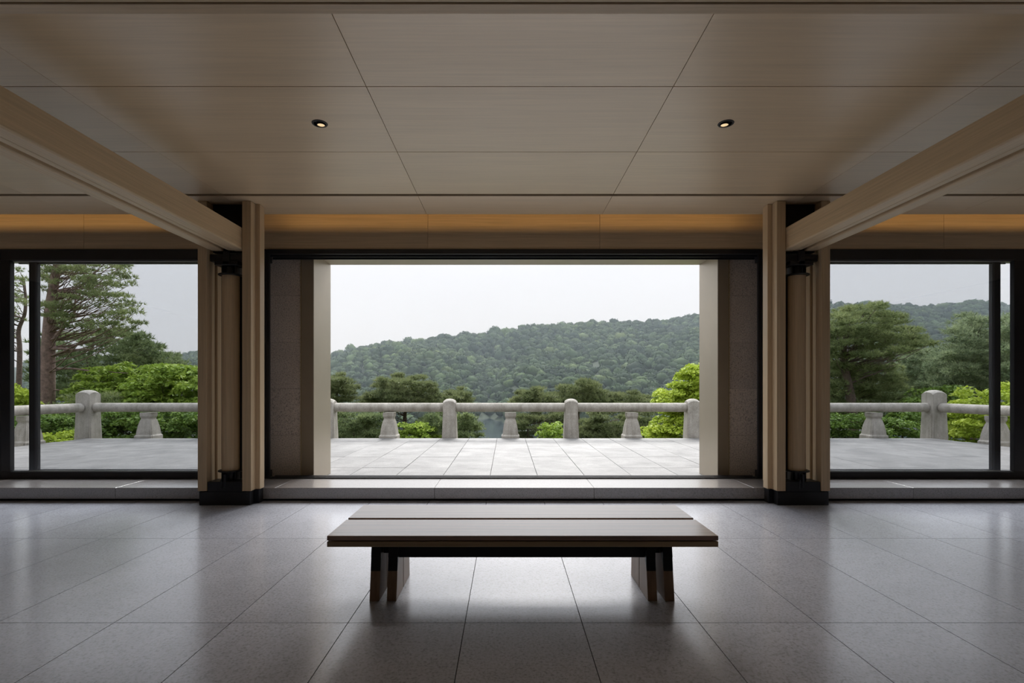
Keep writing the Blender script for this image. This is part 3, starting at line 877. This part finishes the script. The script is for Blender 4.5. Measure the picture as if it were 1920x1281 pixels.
me = np_mesh('forest', Vs, Ts.ravel(), 3)
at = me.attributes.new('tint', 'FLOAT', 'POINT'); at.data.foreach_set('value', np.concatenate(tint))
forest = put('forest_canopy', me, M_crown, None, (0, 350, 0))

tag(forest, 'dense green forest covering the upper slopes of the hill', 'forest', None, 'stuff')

# ================================================================== NEAR TREES
def tube_arrays(pts, radii, n=7):
    P_ = np.array(pts, float); R = np.array(radii, float)
    V, T = [], []
    for i in range(len(P_)):
        d = P_[min(i+1, len(P_)-1)]-P_[max(i-1, 0)]; d /= (np.linalg.norm(d)+1e-9)
        a = np.cross(d, [0.3, .9, .1] if abs(d[1]) < .9 else [1, 0, 0]); a /= np.linalg.norm(a); b = np.cross(d, a)
        th = np.arange(n)*2*PI/n
        V.append(P_[i]+R[i]*(np.cos(th)[:, None]*a+np.sin(th)[:, None]*b))
    for i in range(len(P_)-1):
        for j in range(n):
            k = (j+1) % n
            T.append((i*n+j, i*n+k, (i+1)*n+k, (i+1)*n+j))
    return np.concatenate(V), np.array(T)

def in_poly(x, y, poly):
    c = False; j = len(poly)-1
    for i in range(len(poly)):
        xi, yi = poly[i]; xj, yj = poly[j]
        if (yi > y) != (yj > y) and x < (xj-xi)*(y-yi)/(yj-yi)+xi: c = not c
        j = i
    return c

def needles(centers, r, n_tuft, n_needle, ln, wd, rg, up=.55):
    """tufts of thin needles scattered over flattened pads; returns triangles"""
    C = np.repeat(centers, n_tuft, 0); Rr = np.repeat(r, n_tuft, 0)
    d = rg.normal(size=C.shape); d /= np.linalg.norm(d, axis=1)[:, None]
    d *= rg.random((len(d), 1))**.45
    T = C+d*Rr
    out = d*np.array([1, 1, .4]); out[:, 2] += up
    T = np.repeat(T, n_needle, 0); out = np.repeat(out, n_needle, 0)
    nd = out+rg.normal(size=T.shape)*.62; nd /= np.linalg.norm(nd, axis=1)[:, None]
    sd = np.cross(nd, rg.normal(size=T.shape)); sd /= np.linalg.norm(sd, axis=1)[:, None]
    L = ln*rg.uniform(.7, 1.25, (len(T), 1))
    V = np.stack([T-sd*wd, T+sd*wd, T+nd*L], 1).reshape(-1, 3)
    return V, np.arange(len(V))

def leaves(centers, r, n_leaf, size, rg):
    C = np.repeat(centers, n_leaf, 0); Rr = np.repeat(r, n_leaf, 0)
    d = rg.normal(size=C.shape); d[:, 2] = d[:, 2]*.8+.25; d /= np.linalg.norm(d, axis=1)[:, None]
    d *= rg.random((len(d), 1))**.33
    T = C+d*Rr; T[:, 2] -= (d[:, 0]**2+d[:, 1]**2)*Rr[:, 2]*.8
    nrm = rg.normal(size=T.shape)*.55+d*.5; nrm[:, 2] += .75; nrm /= np.linalg.norm(nrm, axis=1)[:, None]
    t = np.cross(nrm, rg.normal(size=T.shape)); t /= np.linalg.norm(t, axis=1)[:, None]; b = np.cross(nrm, t)
    s = size*rg.uniform(.6, 1.3, (len(T), 1))
    V = np.stack([T-t*s, T-b*s*.55, T+t*s, T+b*s*.55], 1).reshape(-1, 3)
    return V, np.arange(len(V))

def tree(name, label, cat, poly, D, trunk, r0, mat, kind, pads, pad_r, seed, bark=None, thick=None, dens=100, size=.1, group=None, extra=None, limb_n=None, limb_r=.05, wd=.012, nn=6):
    rg = np.random.default_rng(seed); bark = bark or M_bark
    xs = [p[0] for p in poly]; ys_ = [p[1] for p in poly]
    x0, x1, y0, y1 = min(xs), max(xs), min(ys_), max(ys_)
    hw = (x1-x0)/2*D/F
    thick = thick or min(max(hw*.8, .6), 3.5)
    pr = pad_r[0]*F/D*.55; pz_ = pad_r[1]*F/D*.5
    f_ = .66 if kind == 'needle' else .72
    pads = int(pads*1.9); dens = int(dens*.58); pad_r = (pad_r[0]*f_, pad_r[1]*f_); wd *= 1.25
    layer = max(7.0, pad_r[1]*F/D*2.6); ph = rg.uniform(0, 6.28)
    C, tries = [], 0
    while len(C) < pads and tries < pads*60:
        tries += 1
        x, y = rg.uniform(x0, x1), rg.uniform(y0, y1)
        if not in_poly(x, y, poly): continue
        if not (in_poly(x-pr, y, poly) or in_poly(x+pr, y, poly)): continue
        yl = y+4*math.sin(x*.035+ph); yl = round(yl/layer)*layer+rg.normal()*layer*.13; y = yl-4*math.sin(x*.035+ph)
        k = math.sqrt(max(.05, 1-((x-(x0+x1)/2)/((x1-x0)/2))**2))
        dd = rg.uniform(-1, 1)*thick*k
        # push low parts back and forth freely, keep the picture place at its own depth
        C.append(np.array(P(x, y, D+dd)))
    C = np.array(C)
    tp = [P(x, y, D) for x, y in trunk]
    base = tp[0].copy(); gz = float(ground_z(np.array(base.x), np.array(base.y)))
    if base.z > gz: tp.insert(0, Vector((base.x, base.y, gz-.1)))
    base = tp[0]
    t = empty(name, base, label, cat, group)
    # trunk, smoothed
    tpts = np.array([tuple(p) for p in tp]); sm = []
    for i in range(len(tpts)-1):
        for k in range(4):
            s = k/4; p0, p1, p2, p3 = tpts[max(i-1, 0)], tpts[i], tpts[i+1], tpts[min(i+2, len(tpts)-1)]
            sm.append(.5*((2*p1)+(-p0+p2)*s+(2*p0-5*p1+4*p2-p3)*s*s+(-p0+3*p1-3*p2+p3)*s**3))
    sm.append(tpts[-1]); sm = np.array(sm)
    rr = r0*np.linspace(1.12, .34, len(sm))
    V, T = tube_arrays(sm, rr, 10); Vs, Ts, off = [V], [T], len(V)
    def limb(a, b, ra, rb, sag=.0):
        nonlocal off
        q = []
        n = 6
        for k in range(n+1):
            s = k/n
            p = a*(1-s)+b*s
            p = p+np.array([0, 0, sag*math.sin(PI*s)])+rg.normal(size=3)*.035*np.linalg.norm(b-a)*.3*math.sin(PI*s)
            q.append(p)
        V, T = tube_arrays(q, np.linspace(ra, rb, n+1), 5); Vs.append(V); Ts.append(T+off); off += len(V)
    sel = range(len(C)) if limb_n is None else rg.permutation(len(C))[:limb_n]
    for i in sel:
        c = C[i]
        cand = sm[(sm[:, 2] < c[2]+.1)]
        if len(cand) == 0: cand = sm[:1]
        dist = np.linalg.norm(cand[:, :2]-c[:2], axis=1)
        want = c[2]-dist*.35
        a = cand[np.argmin(np.abs(cand[:, 2]-want))]
        ln = np.linalg.norm(c-a)
        limb(a, c-np.array([0, 0, pad_r[1]*.4]), limb_r*(.3+.08*ln), .008, -.04*ln)
    if extra:
        for (xa, ya, xb, yb, ra) in extra:
            limb(np.array(P(xa, ya, D)), np.array(P(xb, yb, D-rg.uniform(-.5, 1.5))), ra*.7, ra*.15, 0)
    V = np.concatenate(Vs); T = np.concatenate(Ts)
    me = np_mesh('trunk', V, T.ravel(), 4); me.polygons.foreach_set('use_smooth', [True]*len(me.polygons))
    tr = put('trunk', me, bark, t, base)
    R = np.stack([rg.uniform(.65, 1.25, len(C))*pad_r[0], rg.uniform(.65, 1.25, len(C))*pad_r[0], rg.uniform(.7, 1.2, len(C))*pad_r[1]], -1)
    if kind == 'needle':
        V, I = needles(C, R, dens, nn, size, wd, rg); me = np_mesh('foliage', V, I, 3)
    else:
        V, I = leaves(C, R, dens, size, rg); me = np_mesh('foliage', V, I, 4)
    fo = put('foliage', me, mat, t, base); fo['kind'] = 'stuff'
    return t

# --- left window
tree('pine_tree', 'tall red pine with thick bare trunk behind the left window', 'tree',
     [(60, 470), (150, 455), (232, 478), (238, 525), (256, 560), (262, 585), (272, 600), (262, 622), (225, 640), (180, 628), (140, 640), (110, 625), (95, 590), (70, 600), (62, 540)], 20,
     [(84, 870), (87, 770), (89, 700), (91, 640), (95, 580), (101, 535), (109, 490), (118, 430)], .30, M_needle, 'needle', 78, (.55, .13), 1, M_bark_r, 2.2, 42, .15,
     extra=[(92, 690, 240, 700, .07), (94, 655, 170, 655, .10), (88, 730, 180, 738, .05), (98, 640, 138, 592, .13), (138, 592, 145, 540, .08), (97, 600, 200, 585, .08), (103, 545, 215, 560, .07), (108, 510, 200, 515, .06)], limb_r=.045, wd=.011, nn=7)
tree('pine_tree', 'crooked pine seen in the narrow gap at the far left', 'tree',
     [(-40, 500), (50, 515), (52, 560), (45, 600), (10, 650), (-40, 640)], 23, [(30, 880), (34, 760), (37, 660), (35, 620), (46, 590), (48, 560), (44, 520)], .12, M_needle, 'needle', 26, (.55, .16), 2, M_bark, 2, 45, .15, nn=6)
tree('pine_tree', 'dark spreading pine filling the gap behind the red pine trunk', 'tree',
     [(60, 650), (110, 630), (190, 620), (262, 628), (300, 655), (310, 700), (250, 740), (120, 760), (60, 760)], 29, [(170, 900), (172, 760), (165, 690), (175, 640)], .25, M_needle_d, 'needle', 90, (1.0, .28), 3, None, 4, 70, .26, limb_n=25, wd=.02)
tree('pine_tree', 'dark pine with a ragged top falling towards the distant hill', 'tree',
     [(225, 660), (262, 638), (290, 640), (300, 658), (330, 668), (350, 690), (385, 695), (385, 730), (240, 740)], 36, [(290, 900), (290, 760), (280, 680), (278, 648)], .25, M_needle_d, 'needle', 60, (1.1, .34), 4, None, 4, 70, .30, limb_n=20, wd=.024)
tree('maple_tree', 'yellow green maple in layers behind the left balustrade', 'tree',
     [(135, 725), (150, 705), (185, 688), (215, 682), (250, 690), (262, 720), (250, 765), (190, 800), (140, 800), (122, 760)], 21, [(190, 880), (192, 800), (200, 740), (205, 700)], .12, M_maple, 'leaf', 95, (.55, .16), 5, None, 2, 190, .085, limb_n=30, limb_r=.03)
tree('maple_tree', 'broad bright green maple beside the left timber column', 'tree',
     [(245, 715), (268, 690), (300, 680), (335, 682), (372, 690), (420, 700), (420, 790), (330, 800), (245, 790), (232, 750)], 18.5, [(325, 880), (325, 800), (318, 740), (320, 700)], .14, M_maple, 'leaf', 140, (.55, .15), 6, None, 2, 190, .08, limb_n=35, limb_r=.03)
tree('pine_tree', 'soft dark pine bough mass in front of the maples', 'tree',
     [(95, 770), (150, 735), (215, 745), (250, 770), (255, 800), (190, 815), (110, 815)], 17.5, [(120, 900), (125, 820), (150, 780), (170, 750)], .10, M_needle, 'needle', 40, (.6, .2), 31, None, 1.5, 70, .15, limb_n=20, wd=.011)
tree('maple_tree', 'deep green maple under the left balustrade rail', 'tree',
     [(190, 780), (260, 768), (400, 770), (410, 840), (185, 845)], 15.5, [(300, 930), (300, 850), (298, 800)], .09, M_maple_d, 'leaf', 110, (.45, .14), 7, None, 1.2, 180, .06, limb_n=25, limb_r=.025)
tree('shrub', 'pale lime shrub at the foot of the left corner post', 'shrub',
     [(60, 822), (85, 812), (120, 808), (140, 815), (142, 850), (60, 850)], 13.9, [(100, 900), (102, 850), (104, 826)], .04, M_lime, 'leaf', 34, (.28, .12), 8, None, .7, 130, .045, limb_n=10, limb_r=.012)
tree('shrub', 'dark evergreen shrub left of the left corner post', 'shrub',
     [(10, 790), (60, 775), (138, 772), (142, 820), (60, 840), (10, 840)], 15.2, [(60, 920), (62, 850), (66, 800)], .05, M_maple_d, 'leaf', 70, (.4, .16), 9, None, 1, 150, .05, limb_n=12, limb_r=.015)
tree('shrub', 'light green bush at the far left by the window frame', 'shrub',
     [(-40, 735), (20, 722), (58, 735), (62, 770), (40, 790), (-40, 790)], 16.5, [(5, 920), (8, 830), (12, 760)], .05, M_lime, 'leaf', 50, (.4, .16), 10, None, 1, 130, .06, limb_n=12, limb_r=.015)
# --- middle opening
PK = dict(limb_r=.035, wd=.017)
tree('pine_tree', 'low pine at the left edge of the open front', 'tree',
     [(575, 740), (600, 715), (630, 706), (655, 712), (668, 730), (655, 752), (600, 762)], 26, [(610, 900), (616, 800), (628, 765), (632, 730)], .14, M_needle_o, 'needle', 42, (.62, .18), 11, None, 2, 75, .19, limb_n=20, **PK)
tree('pine_tree', 'broad pine with the highest crown left of centre', 'tree',
     [(668, 752), (690, 738), (705, 728), (715, 714), (745, 706), (790, 709), (806, 722), (822, 738), (818, 756), (800, 762), (780, 768), (720, 772), (680, 768)], 27, [(757, 905), (760, 830), (759, 780), (764, 740)], .16, M_needle_o, 'needle', 88, (.62, .17), 12, None, 2.4, 80, .19, limb_n=45, extra=[(760, 818, 785, 802, .05), (760, 790, 710, 775, .05)], **PK)
tree('pine_tree', 'flat topped pine behind the second post from the left', 'tree',
     [(812, 752), (825, 738), (845, 731), (868, 735), (880, 748), (878, 764), (820, 768)], 29, [(850, 905), (852, 820), (848, 745)], .13, M_needle_o, 'needle', 34, (.65, .17), 13, None, 2, 75, .2, limb_n=16, **PK)
tree('pine_tree', 'dense dark pine below the rail beside the left baluster', 'tree',
     [(560, 790), (640, 770), (715, 772), (725, 800), (715, 840), (560, 840)], 23, [(660, 930), (662, 860), (664, 790)], .11, M_needle_d, 'needle', 80, (.6, .2), 14, None, 1.6, 75, .17, limb_n=25, **PK)
tree('pine_tree', 'small pine right of the trunk below the rail', 'tree',
     [(775, 800), (790, 775), (850, 770), (880, 780), (902, 800), (905, 835), (780, 840)], 25, [(845, 930), (846, 860), (843, 785)], .10, M_needle_d, 'needle', 55, (.6, .16), 15, None, 1.6, 70, .18, limb_n=22, **PK)
tree('shrub', 'bright yellow green shrub around the pine trunk below the rail', 'shrub',
     [(735, 815), (750, 798), (785, 790), (808, 800), (822, 818), (820, 840), (735, 840)], 24, [(780, 940), (780, 860), (779, 805)], .05, M_maple, 'leaf', 52, (.42, .16), 16, None, 1.2, 150, .07, limb_n=10, limb_r=.015)
tree('pine_tree', 'umbrella pine just right of the centre baluster', 'tree',
     [(965, 752), (980, 738), (1003, 731), (1030, 736), (1040, 750), (1036, 765), (970, 768)], 28, [(1015, 920), (1018, 840), (1010, 790), (1006, 745)], .13, M_needle_o, 'needle', 40, (.62, .17), 17, None, 2, 78, .19, limb_n=20, extra=[(1012, 800, 985, 790, .04)], **PK)
tree('pine_tree', 'rounded brownish pine behind the centre right post', 'tree',
     [(1030, 752), (1045, 735), (1062, 722), (1090, 716), (1115, 724), (1128, 742), (1125, 766), (1035, 768)], 31, [(1085, 920), (1088, 840), (1084, 780), (1084, 730)], .15, M_needle_o, 'needle', 66, (.72, .24), 18, None, 2.4, 80, .21, limb_n=25, **PK)
tree('pine_tree', 'wide low pine between the right post and the lime green tree', 'tree',
     [(1115, 760), (1130, 742), (1165, 736), (1200, 740), (1228, 752), (1225, 775), (1120, 775)], 34, [(1175, 920), (1178, 840), (1172, 750)], .15, M_needle_o, 'needle', 56, (.75, .2), 19, None, 2.4, 80, .22, limb_n=25, **PK)
tree('pine_tree', 'pine boughs below the rail around the umbrella pine trunk', 'tree',
     [(960, 800), (985, 778), (1060, 772), (1060, 800), (1010, 812), (1015, 840), (955, 840)], 26, [(985, 930), (988, 860), (990, 795)], .09, M_needle_o, 'needle', 40, (.6, .15), 20, None, 1.5, 70, .18, limb_n=18, **PK)
tree('pine_tree', 'dense pine below the rail left of the lime green tree', 'tree',
     [(1085, 790), (1110, 772), (1180, 772), (1235, 778), (1240, 840), (1080, 840)], 24, [(1140, 930), (1142, 860), (1145, 790)], .11, M_needle_o, 'needle', 85, (.6, .2), 21, None, 1.6, 75, .17, limb_n=25, **PK)
tree('shrub', 'green shrub left of the centre right post below the rail', 'shrub',
     [(1010, 815), (1022, 800), (1040, 796), (1060, 803), (1066, 840), (1008, 840)], 22, [(1038, 940), (1038, 860), (1038, 810)], .05, M_maple, 'leaf', 36, (.38, .15), 22, None, .9, 140, .065, limb_n=10, limb_r=.015)
tree('shrub', 'pale yellowish shrub below the rail at the foot of the lime tree', 'shrub',
     [(1192, 815), (1205, 800), (1225, 795), (1240, 805), (1240, 840), (1190, 840)], 21, [(1216, 940), (1216, 860), (1216, 808)], .05, M_lime, 'leaf', 26, (.34, .13), 23, None, .9, 110, .05, limb_n=8, limb_r=.015)
tree('maple_tree', 'lime green tree at the right edge of the open front', 'tree',
     [(1228, 752), (1240, 735), (1258, 728), (1270, 712), (1284, 694), (1310, 682), (1350, 680), (1370, 760), (1360, 850), (1222, 850), (1218, 820), (1232, 790), (1240, 770)], 18, [(1300, 930), (1302, 850), (1306, 780), (1308, 720)], .11, M_lime, 'leaf', 175, (.42, .17), 24, None, 1.6, 210, .075, limb_n=30, limb_r=.025)
# --- right window
tree('pine_tree', 'large spreading pine with an umbrella crown behind the right window', 'tree',
     [(1530, 610), (1560, 588), (1590, 576), (1632, 567), (1665, 580), (1690, 598), (1712, 612), (1738, 630), (1745, 648), (1725, 660), (1690, 662), (1650, 668), (1600, 664), (1560, 668), (1530, 665)], 22,
     [(1602, 870), (1599, 790), (1594, 740), (1584, 690), (1582, 655), (1592, 610)], .25, M_needle, 'needle', 120, (.58, .17), 25, M_bark, 2.8, 75, .16, limb_n=80, limb_r=.05, wd=.012,
     extra=[(1585, 690, 1700, 655, .10), (1590, 720, 1690, 680, .07), (1590, 700, 1545, 660, .08), (1584, 670, 1640, 610, .09)])
tree('pine_tree', 'fine textured lower boughs of pine behind the right rail', 'tree',
     [(1530, 672), (1600, 668), (1670, 680), (1690, 720), (1700, 760), (1640, 790), (1530, 790)], 24, [(1560, 920), (1562, 830), (1570, 760), (1575, 700)], .16, M_needle, 'needle', 110, (.75, .26), 26, None, 2.6, 85, .19, limb_n=40, wd=.013)
tree('white_pine_tree', 'tall grey green conifer with level branches beside the right window stile', 'tree',
     [(1740, 720), (1752, 690), (1775, 650), (1780, 620), (1800, 598), (1815, 588), (1840, 592), (1862, 612), (1875, 650), (1890, 700), (1880, 740), (1760, 742)], 32, [(1825, 920), (1825, 800), (1822, 700), (1818, 600)], .22, M_needle_w, 'needle', 120, (1.0, .24), 27, None, 3.6, 80, .24, limb_n=60, wd=.02)
tree('pine_tree', 'hazy mid green pine between the spreading pine and the conifer', 'tree',
     [(1670, 700), (1690, 672), (1715, 660), (1755, 655), (1775, 670), (1780, 730), (1740, 760), (1680, 760)], 36, [(1725, 930), (1727, 830), (1728, 690)], .2, M_needle_w, 'needle', 80, (1.1, .3), 28, None, 3, 75, .27, limb_n=25, wd=.024)
tree('pine_tree', 'dark pine at the far right in the narrow gap', 'tree',
     [(1865, 620), (1890, 596), (1930, 590), (1960, 620), (1960, 740), (1870, 740)], 29, [(1915, 930), (1917, 800), (1918, 610)], .2, M_needle_w, 'needle', 60, (.9, .26), 29, None, 3, 75, .24, limb_n=25, wd=.02)
tree('maple_tree', 'deep green tree between the pine boughs and the right corner post', 'tree',
     [(1675, 765), (1700, 745), (1740, 728), (1790, 722), (1810, 738), (1800, 790), (1690, 795)], 21, [(1745, 920), (1747, 830), (1748, 750)], .10, M_maple_d, 'leaf', 75, (.55, .16), 30, None, 1.8, 170, .075, limb_n=20, limb_r=.025)
tree('maple_tree', 'bright yellow green tree right of the right corner post', 'tree',
     [(1782, 760), (1800, 738), (1825, 725), (1850, 728), (1880, 715), (1940, 705), (1960, 860), (1765, 850), (1772, 800)], 16.5, [(1850, 930), (1850, 850), (1852, 760)], .09, M_lime, 'leaf', 130, (.42, .18), 32, None, 1.4, 190, .06, limb_n=25, limb_r=.02)
tree('shrub', 'leafy undergrowth below the right rail beside the pine trunk', 'shrub',
     [(1530, 790), (1590, 778), (1640, 775), (1640, 845), (1530, 845)], 18.5, [(1560, 930), (1561, 860), (1562, 800)], .06, M_maple_d, 'leaf', 60, (.45, .16), 33, None, 1.2, 150, .06, limb_n=12, limb_r=.015)
tree('shrub', 'dark leafy shrub left of the right corner post below the rail', 'shrub',
     [(1640, 785), (1690, 775), (1740, 772), (1745, 845), (1640, 845)], 16.5, [(1690, 930), (1691, 860), (1692, 800)], .06, M_maple_d, 'leaf', 66, (.4, .16), 34, None, 1.2, 150, .055, limb_n=12, limb_r=.015)

# ================================================================== HAZE between the near trees and the hill
HAZE = .0004
M_haze = bpy.data.materials.new('valley_haze'); M_haze.use_nodes = True
nt_ = M_haze.node_tree; nt_.nodes.clear()
vs_ = nt_.nodes.new('ShaderNodeVolumeScatter'); vs_.inputs['Density'].default_value = HAZE; vs_.inputs['Color'].default_value = (.80, .92, 1, 1); vs_.inputs['Anisotropy'].default_value = 0
ou_ = nt_.nodes.new('ShaderNodeOutputMaterial'); nt_.links.new(vs_.outputs[0], ou_.inputs['Volume'])
hz = boxes('haze', [(-1100, 1100, 45, 790, -30, 190)], M_haze, None, 0)
tag(hz, 'thin bluish haze in the air over the valley', 'haze', None, 'stuff')
